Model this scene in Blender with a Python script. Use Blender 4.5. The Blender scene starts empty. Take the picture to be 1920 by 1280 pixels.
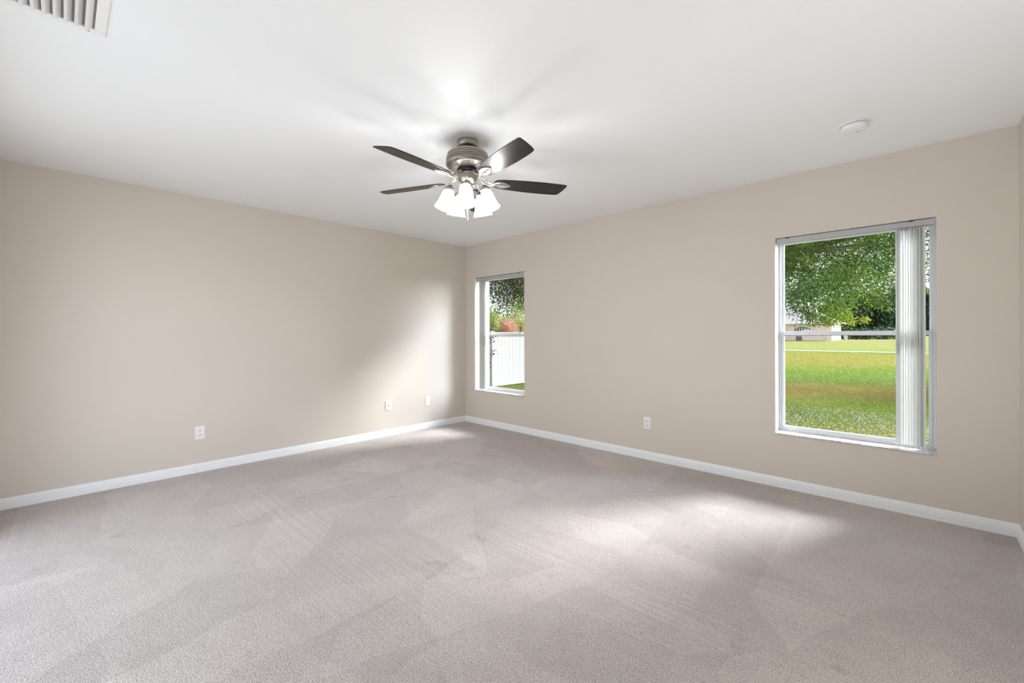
import bpy, math, random
import numpy as np
from mathutils import Vector, Matrix

PI = math.pi
scene = bpy.context.scene
COL = scene.collection

# ------------------------------------------------------------------ camera
FPX, CY = 804.869, 627.064            # focal length and horizon row for a 1920x1280 frame
CAM = Vector((4.6358, -3.9080, 1.2084))
R_AX = Vector((0.72344, 0.69038, -0.003086))
FWD = Vector((-0.69039, 0.72344, 0.0))
U_AX = R_AX.cross(FWD).normalized()
cd = bpy.data.cameras.new('camera')
cam = bpy.data.objects.new('camera', cd)
COL.objects.link(cam)
cd.sensor_width = 36.0
cd.lens = FPX / 1920 * 36
cd.shift_y = (CY - 640) / 1920
cd.clip_start = 0.02
cd.clip_end = 500
m3 = Matrix((R_AX, U_AX, -FWD)).transposed()
cam.matrix_world = Matrix.Translation(CAM) @ m3.to_4x4()
scene.camera = cam

# ------------------------------------------------------------------ colour management
vs = scene.view_settings
vs.view_transform = 'Standard'
vs.look = 'None'
vs.gamma = 1.0
vs.use_curve_mapping = False
vs.exposure = 0.15

# ------------------------------------------------------------------ world (hazy bright sky)
w = bpy.data.worlds.new('sky')
scene.world = w
w.use_nodes = True
nt = w.node_tree
nt.nodes.clear()
tc = nt.nodes.new('ShaderNodeTexCoord')
sx = nt.nodes.new('ShaderNodeSeparateXYZ')
cr = nt.nodes.new('ShaderNodeValToRGB')
cr.color_ramp.elements[0].position = 0.0
cr.color_ramp.elements[0].color = (0.93, 0.965, 1.0, 1)
cr.color_ramp.elements[1].position = 0.55
cr.color_ramp.elements[1].color = (0.62, 0.78, 1.0, 1)
bg = nt.nodes.new('ShaderNodeBackground')
bg.inputs['Strength'].default_value = 1.65
ow = nt.nodes.new('ShaderNodeOutputWorld')
nt.links.new(tc.outputs['Generated'], sx.inputs[0])
nt.links.new(sx.outputs['Z'], cr.inputs['Fac'])
# broad bright lobe added to the unseen sky to light the corner wall
dn = nt.nodes.new('ShaderNodeVectorMath'); dn.operation = 'DOT_PRODUCT'
lobe_dir = Vector((0.84, 0.50, 0.19)).normalized()
dn.inputs[1].default_value = lobe_dir
nt.links.new(tc.outputs['Generated'], dn.inputs[0])
hm = nt.nodes.new('ShaderNodeMapRange'); hm.interpolation_type = 'SMOOTHSTEP'
hm.inputs['From Min'].default_value = 0.83
hm.inputs['From Max'].default_value = 0.99
hm.inputs['To Min'].default_value = 1.0
hm.inputs['To Max'].default_value = 16.5
nt.links.new(dn.outputs['Value'], hm.inputs['Value'])
vm = nt.nodes.new('ShaderNodeVectorMath'); vm.operation = 'SCALE'
nt.links.new(cr.outputs['Color'], vm.inputs[0])
nt.links.new(hm.outputs[0], vm.inputs['Scale'])
nt.links.new(vm.outputs[0], bg.inputs['Color'])
nt.links.new(bg.outputs[0], ow.inputs['Surface'])

# ------------------------------------------------------------------ sun, and fill light from an added opening behind the camera
SUN_EL = math.radians(36)
sd = Vector((0.45 * math.cos(SUN_EL), 0.893 * math.cos(SUN_EL), math.sin(SUN_EL)))
sl = bpy.data.lights.new('sun', 'SUN')
sl.energy = 7.6
sl.angle = math.radians(18)
sl.color = (0.95, 0.975, 1.0)
so = bpy.data.objects.new('sun', sl)
COL.objects.link(so)
so.rotation_euler = sd.to_track_quat('Z', 'Y').to_euler()

al = bpy.data.lights.new('opening_fill', 'AREA')
al.shape = 'RECTANGLE'
al.size, al.size_y = 2.6, 2.0
al.energy = 55
al.color = (0.96, 0.98, 1.0)
ao = bpy.data.objects.new('opening_fill', al)
COL.objects.link(ao)
ao.location = (2.0, -5.00, 2.30)
ao.rotation_euler = (math.radians(50), 0, 0)      # added fill lamp, slanting down through the made-up opening

# two unseen fill lamps added beside the viewer, bounced off the ceiling
for b_loc, b_energy, b_size in (((4.78, -2.28, 0.15), 18, 0.40), ((2.7, -4.08, 0.20), 7, 0.35)):
    bl_ = bpy.data.lights.new('bounce_fill', 'AREA')
    bl_.shape = 'DISK'
    bl_.size = b_size
    bl_.energy = b_energy
    bl_.color = (0.92, 0.965, 1.0)
    bo_ = bpy.data.objects.new('bounce_fill', bl_)
    COL.objects.link(bo_)
    bo_.location = b_loc
    bo_.rotation_euler = (math.radians(180), 0, 0)
scene.cycles.max_bounces = 16
scene.cycles.diffuse_bounces = 12
scene.cycles.transparent_max_bounces = 16

LAMP_W = 7.8                                       # each bulb of the fan


# ------------------------------------------------------------------ helpers
def px(x, y, depth):
    a, b = (x - 960) / FPX, (CY - y) / FPX
    return CAM + depth * (FWD + a * R_AX + b * U_AX)


class MB:
    def __init__(s):
        s.v, s.f, s.sm, s.mi = [], [], [], []

    def add(s, v, f, smooth=False, mi=0):
        o = len(s.v)
        s.v += [tuple(p) for p in v]
        s.f += [tuple(i + o for i in q) for q in f]
        s.sm += [smooth] * len(f)
        s.mi += [mi] * len(f)
        return s

    def box(s, x0, x1, y0, y1, z0, z1, mi=0):
        v = [(x0, y0, z0), (x1, y0, z0), (x1, y1, z0), (x0, y1, z0), (x0, y0, z1), (x1, y0, z1), (x1, y1, z1), (x0, y1, z1)]
        f = [(0, 3, 2, 1), (4, 5, 6, 7), (0, 1, 5, 4), (1, 2, 6, 5), (2, 3, 7, 6), (3, 0, 4, 7)]
        return s.add(v, f, False, mi)

    def lathe(s, prof, n=40, smooth=True, mat=None, cap=True):
        v, f = [], []
        for r, z in prof:
            for k in range(n):
                a = 2 * PI * k / n
                v.append(Vector((r * math.cos(a), r * math.sin(a), z)))
        m = len(prof)
        for i in range(m - 1):
            for k in range(n):
                k2 = (k + 1) % n
                f.append((i * n + k, i * n + k2, (i + 1) * n + k2, (i + 1) * n + k))
        if cap:
            f.append(tuple(range(n - 1, -1, -1)))
            f.append(tuple((m - 1) * n + k for k in range(n)))
        if mat is not None:
            v = [mat @ p for p in v]
        return s.add(v, f, smooth)

    def tube(s, pts, rad, n=10, cap=True):
        pts = [Vector(p) for p in pts]
        rads = rad if isinstance(rad, (list, tuple)) else [rad] * len(pts)
        v, f = [], []
        up = None
        for i, p in enumerate(pts):
            t = (pts[min(i + 1, len(pts) - 1)] - pts[max(i - 1, 0)]).normalized()
            if up is None:
                up = Vector((0, 0, 1)) if abs(t.z) < 0.9 else Vector((1, 0, 0))
            a = t.cross(up).normalized()
            b = a.cross(t).normalized()
            up = b
            for k in range(n):
                q = 2 * PI * k / n
                v.append(p + rads[i] * (math.cos(q) * a + math.sin(q) * b))
        for i in range(len(pts) - 1):
            for k in range(n):
                k2 = (k + 1) % n
                f.append((i * n + k, i * n + k2, (i + 1) * n + k2, (i + 1) * n + k))
        if cap:
            f.append(tuple(range(n - 1, -1, -1)))
            f.append(tuple((len(pts) - 1) * n + k for k in range(n)))
        return s.add(v, f, True)

    def prism(s, outline, z0, z1, mat=None):
        n = len(outline)
        v = [Vector((x, y, z0)) for x, y in outline] + [Vector((x, y, z1)) for x, y in outline]
        if mat is not None:
            v = [mat @ p for p in v]
        f = [tuple(range(n - 1, -1, -1)), tuple(range(n, 2 * n))]
        f += [(i, (i + 1) % n, n + (i + 1) % n, n + i) for i in range(n)]
        return s.add(v, f)

    def xform(s, M):
        s.v = [tuple(M @ Vector(p)) for p in s.v]
        return s

    def build(s, name, mat=None, parent=None, bevel=0.0, seg=2, angle=35):
        me = bpy.data.meshes.new(name)
        me.from_pydata(s.v, [], s.f)
        me.polygons.foreach_set('use_smooth', s.sm)
        for mm in (mat if isinstance(mat, (list, tuple)) else [mat]):
            if mm:
                me.materials.append(mm)
        me.polygons.foreach_set('material_index', s.mi)
        me.update()
        if any(s.sm): me.set_sharp_from_angle(angle=math.radians(38))
        o = bpy.data.objects.new(name, me)
        COL.objects.link(o)
        if parent:
            o.parent = parent
        if bevel:
            b = o.modifiers.new('bevel', 'BEVEL')
            b.width, b.segments, b.limit_method, b.angle_limit = bevel, seg, 'ANGLE', math.radians(angle)
        return o


def tag(o, label=None, cat=None, group=None, kind=None):
    if label: o['label'] = label
    if cat: o['category'] = cat
    if group: o['group'] = group
    if kind: o['kind'] = kind
    return o


def empty(name, loc=(0, 0, 0), rz=0.0, parent=None):
    o = bpy.data.objects.new(name, None)
    COL.objects.link(o)
    o.location = loc
    o.rotation_euler = (0, 0, rz)
    o.empty_display_size = 0.1
    if parent: o.parent = parent
    return o


def copy_tree(o, parent=None):
    c = o.copy()
    COL.objects.link(c)
    c.parent = parent
    for ch in o.children:
        copy_tree(ch, c)
    return c


# ------------------------------------------------------------------ materials
class NM:
    """a node material under construction"""
    def __init__(s, name):
        s.m = bpy.data.materials.new(name)
        s.m.use_nodes = True
        s.t = s.m.node_tree
        s.t.nodes.clear()
        s.out = s.t.nodes.new('ShaderNodeOutputMaterial')

    def n(s, typ, **kw):
        x = s.t.nodes.new(typ)
        for k, v in kw.items():
            if k in x.inputs: x.inputs[k].default_value = v
            else: setattr(x, k, v)
        return x

    def l(s, a, b):
        s.t.links.new(a, b)

    def ramp(s, stops, fac=None, interp='LINEAR'):
        r = s.n('ShaderNodeValToRGB')
        e = r.color_ramp.elements
        r.color_ramp.interpolation = interp
        e[0].position, e[0].color = stops[0][0], (*stops[0][1], 1)
        e[1].position, e[1].color = stops[-1][0], (*stops[-1][1], 1)
        for p, c in stops[1:-1]:
            q = e.new(p); q.color = (*c, 1)
        if fac is not None: s.l(fac, r.inputs['Fac'])
        return r

    def noise(s, scale, detail=2.0, rough=0.5, vec=None, dist=0.0):
        x = s.n('ShaderNodeTexNoise')
        x.inputs['Scale'].default_value = scale
        x.inputs['Detail'].default_value = detail
        x.inputs['Roughness'].default_value = rough
        x.inputs['Distortion'].default_value = dist
        if vec is not None: s.l(vec, x.inputs['Vector'])
        return x

    def mapping(s, scale=(1, 1, 1), rot=(0, 0, 0), src='Object'):
        t = s.n('ShaderNodeTexCoord')
        m = s.n('ShaderNodeMapping')
        m.inputs['Scale'].default_value = scale
        m.inputs['Rotation'].default_value = rot
        s.l(t.outputs[src], m.inputs['Vector'])
        return m

    def mix(s, mode, fac, a, b):
        x = s.n('ShaderNodeMix')
        x.data_type = 'RGBA'
        x.blend_type = mode
        for inp, val in ((x.inputs[0], fac), (x.inputs[6], a), (x.inputs[7], b)):
            if hasattr(val, 'links') or hasattr(val, 'is_linked'): s.l(val, inp)
            elif isinstance(val, (int, float)): inp.default_value = val
            else: inp.default_value = (*val, 1)
        return x.outputs[2]

    def bsdf(s, color=(0.8, 0.8, 0.8), rough=0.5, metal=0.0, spec=0.5):
        b = s.n('ShaderNodeBsdfPrincipled')
        if hasattr(color, 'is_linked'): s.l(color, b.inputs['Base Color'])
        else: b.inputs['Base Color'].default_value = (*color, 1)
        b.inputs['Roughness'].default_value = rough
        b.inputs['Metallic'].default_value = metal
        b.inputs['Specular IOR Level'].default_value = spec
        s.l(b.outputs[0], s.out.inputs['Surface'])
        return b

    def bump(s, b, height, strength=0.3, dist=0.01):
        x = s.n('ShaderNodeBump')
        x.inputs['Strength'].default_value = strength
        x.inputs['Distance'].default_value = dist
        s.l(height, x.inputs['Height'])
        s.l(x.outputs[0], b.inputs['Normal'])


def simple(name, color, rough=0.5, metal=0.0, spec=0.5, var=0.04, scale=30.0, bump=0.0):
    k = NM(name)
    no = k.noise(scale, 3, vec=k.mapping().outputs[0])
    c0 = tuple(max(0, c * (1 - var)) for c in color)
    c1 = tuple(min(1, c * (1 + var)) for c in color)
    r = k.ramp([(0.3, c0), (0.7, c1)], no.outputs['Fac'])
    b = k.bsdf(r.outputs['Color'], rough, metal, spec)
    if bump: k.bump(b, no.outputs['Fac'], bump, 0.002)
    return k.m


M = {}


def wall_material(name, color, bump=0.12):
    k = NM(name)
    mp = k.mapping()
    big = k.noise(0.7, 2, vec=mp.outputs[0])
    r = k.ramp([(0.3, tuple(c * 0.985 for c in color)), (0.7, tuple(min(1, c * 1.015) for c in color))], big.outputs['Fac'])
    b = k.bsdf(r.outputs['Color'], 0.62, 0, 0.25)
    fine = k.noise(140, 3, vec=mp.outputs[0])
    k.bump(b, fine.outputs['Fac'], bump, 0.002)
    return k.m


M['wall'] = wall_material('beige_wall_paint', (0.625, 0.572, 0.508))
M['reveal'] = wall_material('white_window_return', (0.82, 0.82, 0.81), 0.05)
M['ceiling'] = wall_material('white_ceiling_paint', (0.81, 0.82, 0.83), 0.08)
M['trim'] = simple('white_semigloss_trim', (0.80, 0.82, 0.84), 0.35, var=0.015)


def carpet_material():
    k = NM('looped_beige_carpet')
    mp = k.mapping()
    warp = k.noise(1.6, 3, vec=mp.outputs[0])
    # vacuum strokes: the nap lies a little differently in each stroke
    va = k.n('ShaderNodeVectorMath', operation='MULTIPLY_ADD')
    k.l(warp.outputs['Color'], va.inputs[0])
    va.inputs[1].default_value = (0.22, 0.22, 0)
    k.l(mp.outputs[0], va.inputs[2])
    def strokes(scale, rot):
        m2 = k.n('ShaderNodeMapping')
        m2.inputs['Scale'].default_value = scale
        m2.inputs['Rotation'].default_value = (0, 0, rot)
        k.l(va.outputs[0], m2.inputs['Vector'])
        v = k.n('ShaderNodeTexVoronoi')
        v.inputs['Scale'].default_value = 1.0
        k.l(m2.outputs[0], v.inputs['Vector'])
        s = k.n('ShaderNodeSeparateColor')
        k.l(v.outputs['Color'], s.inputs[0])
        return s.outputs[0]
    s1 = strokes((1.1, 2.8, 1), 0.35)
    s2 = strokes((2.4, 0.8, 1), -0.25)
    mb = k.n('ShaderNodeMapping')
    mb.inputs['Scale'].default_value = (0.45, 55, 1)
    mb.inputs['Rotation'].default_value = (0, 0, 0)
    vb = k.n('ShaderNodeVectorMath', operation='MULTIPLY_ADD')
    k.l(warp.outputs['Color'], vb.inputs[0])
    vb.inputs[1].default_value = (0.05, 0.05, 0)
    k.l(mp.outputs[0], vb.inputs[2])
    k.l(vb.outputs[0], mb.inputs['Vector'])
    lines = k.noise(1.0, 3, 0.6, mb.outputs[0])
    mott = k.noise(3.5, 4, 0.6, mp.outputs[0])
    spots = k.noise(2.1, 5, 0.7, mp.outputs[0])
    grain = k.noise(205, 3, 0.75, mp.outputs[0])
    tuft = k.n('ShaderNodeTexVoronoi')
    tuft.inputs['Scale'].default_value = 200
    k.l(mp.outputs[0], tuft.inputs['Vector'])
    base = (0.675, 0.607, 0.572)
    c = k.ramp([(0.33, tuple(x * 0.30 for x in base)), (0.45, tuple(x * 0.88 for x in base)), (0.54, base), (0.70, tuple(min(.98, x * 1.42) for x in base))], grain.outputs['Fac']).outputs['Color']
    def tone(fac, lo, hi, amount, p0=0.3, p1=0.7):
        nonlocal c
        r = k.ramp([(p0, (lo, lo, lo)), (p1, (hi, hi, hi))], fac)
        c = k.mix('MULTIPLY', amount, c, r.outputs['Color'])
    tone(s1, 0.95, 1.05, 1.0, 0.15, 0.85)
    tone(s2, 0.95, 1.05, 1.0, 0.15, 0.85)
    lm = k.noise(0.9, 2, 0.5, mp.outputs[0])
    lmr = k.ramp([(0.48, (0, 0, 0)), (0.62, (1, 1, 1))], lm.outputs['Fac'])
    tone(lines.outputs['Fac'], 0.93, 1.05, lmr.outputs['Color'], 0.38, 0.62)
    smudge = k.noise(4.2, 4, 0.65, mp.outputs[0])
    tone(smudge.outputs['Fac'], 0.86, 1.0, 1.0, 0.30, 0.37)
    tone(mott.outputs['Fac'], 0.94, 1.05, 1.0)
    tone(spots.outputs['Fac'], 0.88, 1.0, 1.0, 0.27, 0.36)
    tone(tuft.outputs['Distance'], 1.08, 0.80, 1.0, 0.15, 0.75)
    b = k.bsdf(c, 0.95, 0, 0.1)
    b.inputs['Sheen Weight'].default_value = 0.15
    ad = k.n('ShaderNodeMath', operation='SUBTRACT')
    k.l(grain.outputs['Fac'], ad.inputs[0])
    k.l(tuft.outputs['Distance'], ad.inputs[1])
    k.bump(b, ad.outputs[0], 0.9, 0.006)
    return k.m


M['carpet'] = carpet_material()


def glass_material():
    k = NM('clear_window_glass')
    tr = k.n('ShaderNodeBsdfTransparent')
    tr.inputs['Color'].default_value = (0.985, 0.99, 0.988, 1)
    gl = k.n('ShaderNodeBsdfGlossy')
    gl.inputs['Roughness'].default_value = 0.0
    fr = k.n('ShaderNodeFresnel')
    fr.inputs['IOR'].default_value = 1.09
    mx = k.n('ShaderNodeMixShader')
    k.l(fr.outputs[0], mx.inputs[0])
    k.l(tr.outputs[0], mx.inputs[1])
    k.l(gl.outputs[0], mx.inputs[2])
    k.l(mx.outputs[0], k.out.inputs['Surface'])
    return k.m


M['glass'] = glass_material()
M['alu'] = simple('white_painted_aluminium', (0.74, 0.76, 0.78), 0.35, var=0.015)
M['seal'] = simple('black_weatherstrip', (0.03, 0.03, 0.03), 0.6)
M['headrail'] = simple('off_white_enamel', (0.43, 0.435, 0.44), 0.4, var=0.015)


def marble_material():
    k = NM('white_marble_sill')
    mp = k.mapping()
    n1 = k.noise(9, 6, 0.65, mp.outputs[0], 1.5)
    r = k.ramp([(0.40, (0.82, 0.81, 0.80)), (0.50, (0.80, 0.79, 0.78)), (0.545, (0.33, 0.32, 0.32)), (0.59, (0.80, 0.79, 0.78)), (0.7, (0.84, 0.83, 0.82))], n1.outputs['Fac'])
    k.bsdf(r.outputs['Color'], 0.25, 0, 0.5)
    return k.m


M['marble'] = marble_material()


def translucent(name, color, amount=0.3, rough=0.5, transparent=0.0, tint=None):
    k = NM(name)
    no = k.noise(12, 2, vec=k.mapping().outputs[0])
    r = k.ramp([(0.3, tuple(c * 0.98 for c in color)), (0.7, color)], no.outputs['Fac'])
    b = k.bsdf(r.outputs['Color'], rough, 0, 0.4)
    t = k.n('ShaderNodeBsdfTranslucent')
    t.inputs['Color'].default_value = (*(tint or color), 1)
    mx = k.n('ShaderNodeMixShader')
    mx.inputs[0].default_value = amount
    k.l(b.outputs[0], mx.inputs[1])
    k.l(t.outputs[0], mx.inputs[2])
    last = mx.outputs[0]
    if transparent:
        tr = k.n('ShaderNodeBsdfTransparent')
        m2 = k.n('ShaderNodeMixShader')
        m2.inputs[0].default_value = transparent
        k.l(last, m2.inputs[1])
        k.l(tr.outputs[0], m2.inputs[2])
        last = m2.outputs[0]
    k.l(last, k.out.inputs['Surface'])
    return k.m


M['vane'] = translucent('white_vinyl_vane', (0.92, 0.92, 0.91), 0.40, 0.45)
M['shade'] = translucent('frosted_alabaster_glass', (0.40, 0.36, 0.31), 0.72, 0.35, 0.45)


def brushed(name, color, rough):
    k = NM(name)
    mp = k.mapping((1, 1, 120))
    no = k.noise(4, 3, vec=mp.outputs[0])
    r = k.ramp([(0.3, tuple(c * 0.97 for c in color)), (0.7, color)], no.outputs['Fac'])
    b = k.bsdf(r.outputs['Color'], rough, 1.0)
    return k.m


M['pewter'] = brushed('brushed_pewter', (0.36, 0.33, 0.29), 0.36)
M['nickel'] = brushed('satin_nickel', (0.62, 0.61, 0.60), 0.28)
M['dark'] = simple('black_flywheel', (0.012, 0.012, 0.012), 0.5)
M['blade'] = None


def blade_material():
    k = NM('espresso_blade_lacquer')
    mp = k.mapping((2, 40, 2))
    no = k.noise(3, 4, 0.6, mp.outputs[0], 0.6)
    r = k.ramp([(0.3, (0.010, 0.009, 0.009)), (0.7, (0.020, 0.017, 0.016))], no.outputs['Fac'])
    b = k.bsdf(r.outputs['Color'], 0.32, 0, 0.28)
    return k.m


M['blade'] = blade_material()


def emit(name, color, strength):
    k = NM(name)
    e = k.n('ShaderNodeEmission')
    e.inputs['Color'].default_value = (*color, 1)
    e.inputs['Strength'].default_value = strength
    k.l(e.outputs[0], k.out.inputs['Surface'])
    return k.m


M['bulb'] = emit('lit_bulb', (1.0, 0.96, 0.90), 2.5)
M['plastic'] = simple('white_plastic_plate', (0.80, 0.80, 0.81), 0.35, var=0.01)
M['slot'] = simple('black_socket_slot', (0.01, 0.01, 0.01), 0.6)
M['screw'] = simple('steel_screw', (0.5, 0.5, 0.5), 0.4, 0.8)
M['vent'] = simple('white_enamelled_steel', (0.78, 0.78, 0.77), 0.4, var=0.015)
M['duct'] = simple('dark_duct_lining', (0.16, 0.16, 0.155), 0.8)

# ------------------------------------------------------------------ room shell
H = 2.44
RX, RY = 5.054, -4.28                 # right wall, wall behind the camera
WT = 0.20
W1 = (3.795, 4.706, 0.420, 1.966)     # big window opening
W2 = (0.205, 1.115, 0.450, 1.985)     # small window opening beside the corner


def pierced(name, along, at, thick, cuts_a, holes, mat):
    """wall slab with rectangular holes; along 'x': plane y=at, thickness towards +thick"""
    As = sorted(set(cuts_a + [h[0] for h in holes] + [h[1] for h in holes]))
    Zs = sorted(set([-0.1, H + 0.1] + [h[2] for h in holes] + [h[3] for h in holes]))
    mb = MB()
    def P(a, t, z): return (a, at + t, z)
    for i in range(len(As) - 1):
        for j in range(len(Zs) - 1):
            a0, a1, z0, z1 = As[i], As[i + 1], Zs[j], Zs[j + 1]
            if any(h[0] <= a0 and a1 <= h[1] and h[2] <= z0 and z1 <= h[3] for h in holes): continue
            for t in (0, thick):
                mb.add([P(a0, t, z0), P(a1, t, z0), P(a1, t, z1), P(a0, t, z1)], [(0, 1, 2, 3)])
    for h in holes:
        a0, a1, z0, z1 = h
        for q in ([P(a0, 0, z0), P(a0, thick, z0), P(a0, thick, z1), P(a0, 0, z1)],
                  [P(a1, 0, z0), P(a1, thick, z0), P(a1, thick, z1), P(a1, 0, z1)],
                  [P(a0, 0, z0), P(a1, 0, z0), P(a1, thick, z0), P(a0, thick, z0)],
                  [P(a0, 0, z1), P(a1, 0, z1), P(a1, thick, z1), P(a0, thick, z1)]):
            mb.add(q, [(0, 1, 2, 3)], False, 1)
    a0, a1 = As[0], As[-1]
    for a in (a0, a1):
        mb.add([P(a, 0, -0.1), P(a, thick, -0.1), P(a, thick, H + .1), P(a, 0, H + .1)], [(0, 1, 2, 3)])
    for z in (-0.1, H + 0.1):
        mb.add([P(a0, 0, z), P(a1, 0, z), P(a1, thick, z), P(a0, thick, z)], [(0, 1, 2, 3)])
    return mb.build(name, mat)


tag(pierced('wall_back', 'x', 0.0, WT, [-0.2, RX + 0.2], [W1, W2], [M['wall'], M['reveal']]),
    'beige window wall with one large and one narrow looking window', 'wall', kind='structure')
tag(MB().box(-0.2, 0, RY, 0, -0.1, H + 0.1).build('wall_left', M['wall']),
    'plain beige wall left of the corner carrying three white wall plates', 'wall', kind='structure')
tag(MB().box(RX, RX + 0.2, RY, 0, -0.1, H + 0.1).build('wall_right', M['wall']),
    'sliver of beige wall at the far right edge', 'wall', kind='structure')
tag(pierced('wall_front', 'x', RY, -0.12, [-0.2, RX + 0.2], [(0.7, 3.3, 0.02, 2.1)], [M['wall'], M['reveal']]),
    'beige wall behind the viewer with a wide opening added for fill light', 'wall', kind='structure')  # opening added so the fill lamp can shine in
tag(MB().box(0, RX, RY, 0, H, H + 0.1).build('ceiling', M['ceiling']),
    'flat white painted ceiling', 'ceiling', kind='structure')
tag(MB().box(0, RX, RY, 0, -0.1, 0).build('floor', M['carpet']),
    'beige wall to wall carpet with vacuum marks', 'floor', kind='structure')

# baseboards: moulded profile (out from the wall, up)
BP = [(0, 0), (0.0150, 0), (0.0150, 0.040), (0.0125, 0.0425), (0.0125, 0.0475), (0.0140, 0.0500), (0.0130, 0.0560), (0.0085, 0.0590),
      (0.0085, 0.0660), (0.0065, 0.0720), (0.0035, 0.0770), (0, 0.0770)]


def baseboard(name, p0, p1, n, label, m0=0.0, m1=0.0):
    p0, p1, n = Vector(p0), Vector(p1), Vector(n)
    d = (p1 - p0).normalized()
    v = [p0 + n * o + d * (o * m0) + Vector((0, 0, z)) for o, z in BP] + [p1 + n * o - d * (o * m1) + Vector((0, 0, z)) for o, z in BP]
    k = len(BP)
    f = [(i, (i + 1) % k, k + (i + 1) % k, k + i) for i in range(k)] + [tuple(range(k - 1, -1, -1)), tuple(range(k, 2 * k))]
    tag(MB().add(v, f).build(name, M['trim']), label, 'baseboard', kind='structure')


baseboard('baseboard_left', (0, RY, 0), (0, 0, 0), (1, 0, 0), 'white moulded baseboard along the left wall', 0, 1)
baseboard('baseboard_back', (0, 0, 0), (RX, 0, 0), (0, -1, 0), 'white moulded baseboard under the two windows', 1, 1)
baseboard('baseboard_right', (RX, 0, 0), (RX, RY, 0), (-1, 0, 0), 'short end of white baseboard at the right edge', 1, 0)


# ------------------------------------------------------------------ windows
def frame_ring(mb, x0, x1, z0, z1, y0, y1, wl, wr, wb, wt):
    mb.box(x0, x0 + wl, y0, y1, z0, z1)
    mb.box(x1 - wr, x1, y0, y1, z0, z1)
    mb.box(x0 + wl, x1 - wr, y0, y1, z0, z0 + wb)
    mb.box(x0 + wl, x1 - wr, y0, y1, z1 - wt, z1)
    return mb


def window(name, W, label, zmid):
    x0, x1, z0, z1 = W
    root = empty(name, (x0, 0.12, z0))
    tag(root, label, 'window', kind='structure')
    T = Matrix.Translation(-Vector(root.location))
    zs = z0 + 0.008
    def part(mb, nm, mat, parent=root, bevel=0.0015):
        return mb.xform(T).build(nm, mat, parent, bevel)
    # aluminium outer frame with stepped tracks
    f = MB()
    frame_ring(f, x0, x1, zs, z1, 0.118, 0.190, 0.016, 0.016, 0.022, 0.020)
    f.box(x0 + .016, x0 + .026, 0.150, 0.160, zs, z1)
    f.box(x1 - .026, x1 - .016, 0.150, 0.160, zs, z1)
    part(f, 'window_frame', M['alu'])
    # fixed upper sash (outer track) and its pane
    u = frame_ring(MB(), x0 + .016, x1 - .016, zmid - .012, z1 - .020, 0.158, 0.178, 0.016, 0.016, 0.024, 0.016)
    us = part(u, 'upper_sash', M['alu'])
    part(MB().box(x0 + .030, x1 - .030, 0.166, 0.170, zmid + .010, z1 - .034), 'glass_pane', M['glass'], us, 0)
    # sliding lower sash (inner track)
    s = frame_ring(MB(), x0 + .017, x1 - .017, zs + .018, zmid + .014, 0.124, 0.148, 0.020, 0.020, 0.022, 0.030)
    s.box(x0 + .017, x1 - .017, 0.112, 0.126, zmid + .008, zmid + .016)
    ls = part(s, 'lower_sash', M['alu'])
    part(MB().box(x0 + .034, x1 - .034, 0.134, 0.138, zs + .036, zmid - .012), 'glass_pane', M['glass'], ls, 0)
    b = MB()
    b.box(x0 + .036, x1 - .036, 0.1225, 0.1245, zmid - .0185, zmid - .0155)
    part(b, 'weatherstrip', M['seal'], ls, 0)
    for fx in (0.20, 0.80):
        lx = x0 + fx * (x1 - x0)
        q = MB().box(lx - .030, lx + .030, 0.112, 0.140, zmid + .0160, zmid + .022)
        q.box(lx - .012, lx + .020, 0.118, 0.132, zmid + .022, zmid + .030)
        part(q, 'sash_lock', M['alu'], ls, 0.002)
    # marble sill
    part(MB().box(x0, x1, -0.014, 0.150, z0, zs), 'window_sill', M['marble'], root, 0.002)
    return root


window('window_1', W1, 'large right window with white frame, open blind and lawn beyond', 1.211)
window('window_2', W2, 'narrow looking window beside the room corner with fence beyond', 1.211)


# ------------------------------------------------------------------ vertical blinds
def vane_mesh(mb, x, yc, ang, z0, z1, wd=0.089, sag=0.009):
    """thin curved slat; ang = turn of the slat from the window plane"""
    n = 8
    v = []
    for z in (z0, z1):
        for side in (0.0006, -0.0006):
            for i in range(n + 1):
                t = i / n - 0.5
                u, q = t * wd, sag * (1 - 4 * t * t) + side
                zz = z + (0.004 * (1 - 4 * t * t) if z == z0 else 0)
                v.append((x + u * math.cos(ang) - q * math.sin(ang), yc + u * math.sin(ang) + q * math.cos(ang), zz))
    k = n + 1
    f = []
    for i in range(n):
        f.append((i, i + 1, 2 * k + i + 1, 2 * k + i))
        f.append((k + i + 1, k + i, 3 * k + i, 3 * k + i + 1))
        f.append((i + 1, i, k + i, k + i + 1))
        f.append((2 * k + i, 2 * k + i + 1, 3 * k + i + 1, 3 * k + i))
    f.append((0, 2 * k, 3 * k, k))
    f.append((n, k + n, 3 * k + n, 2 * k + n))
    mb.add(v, f, True)
    return mb


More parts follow.
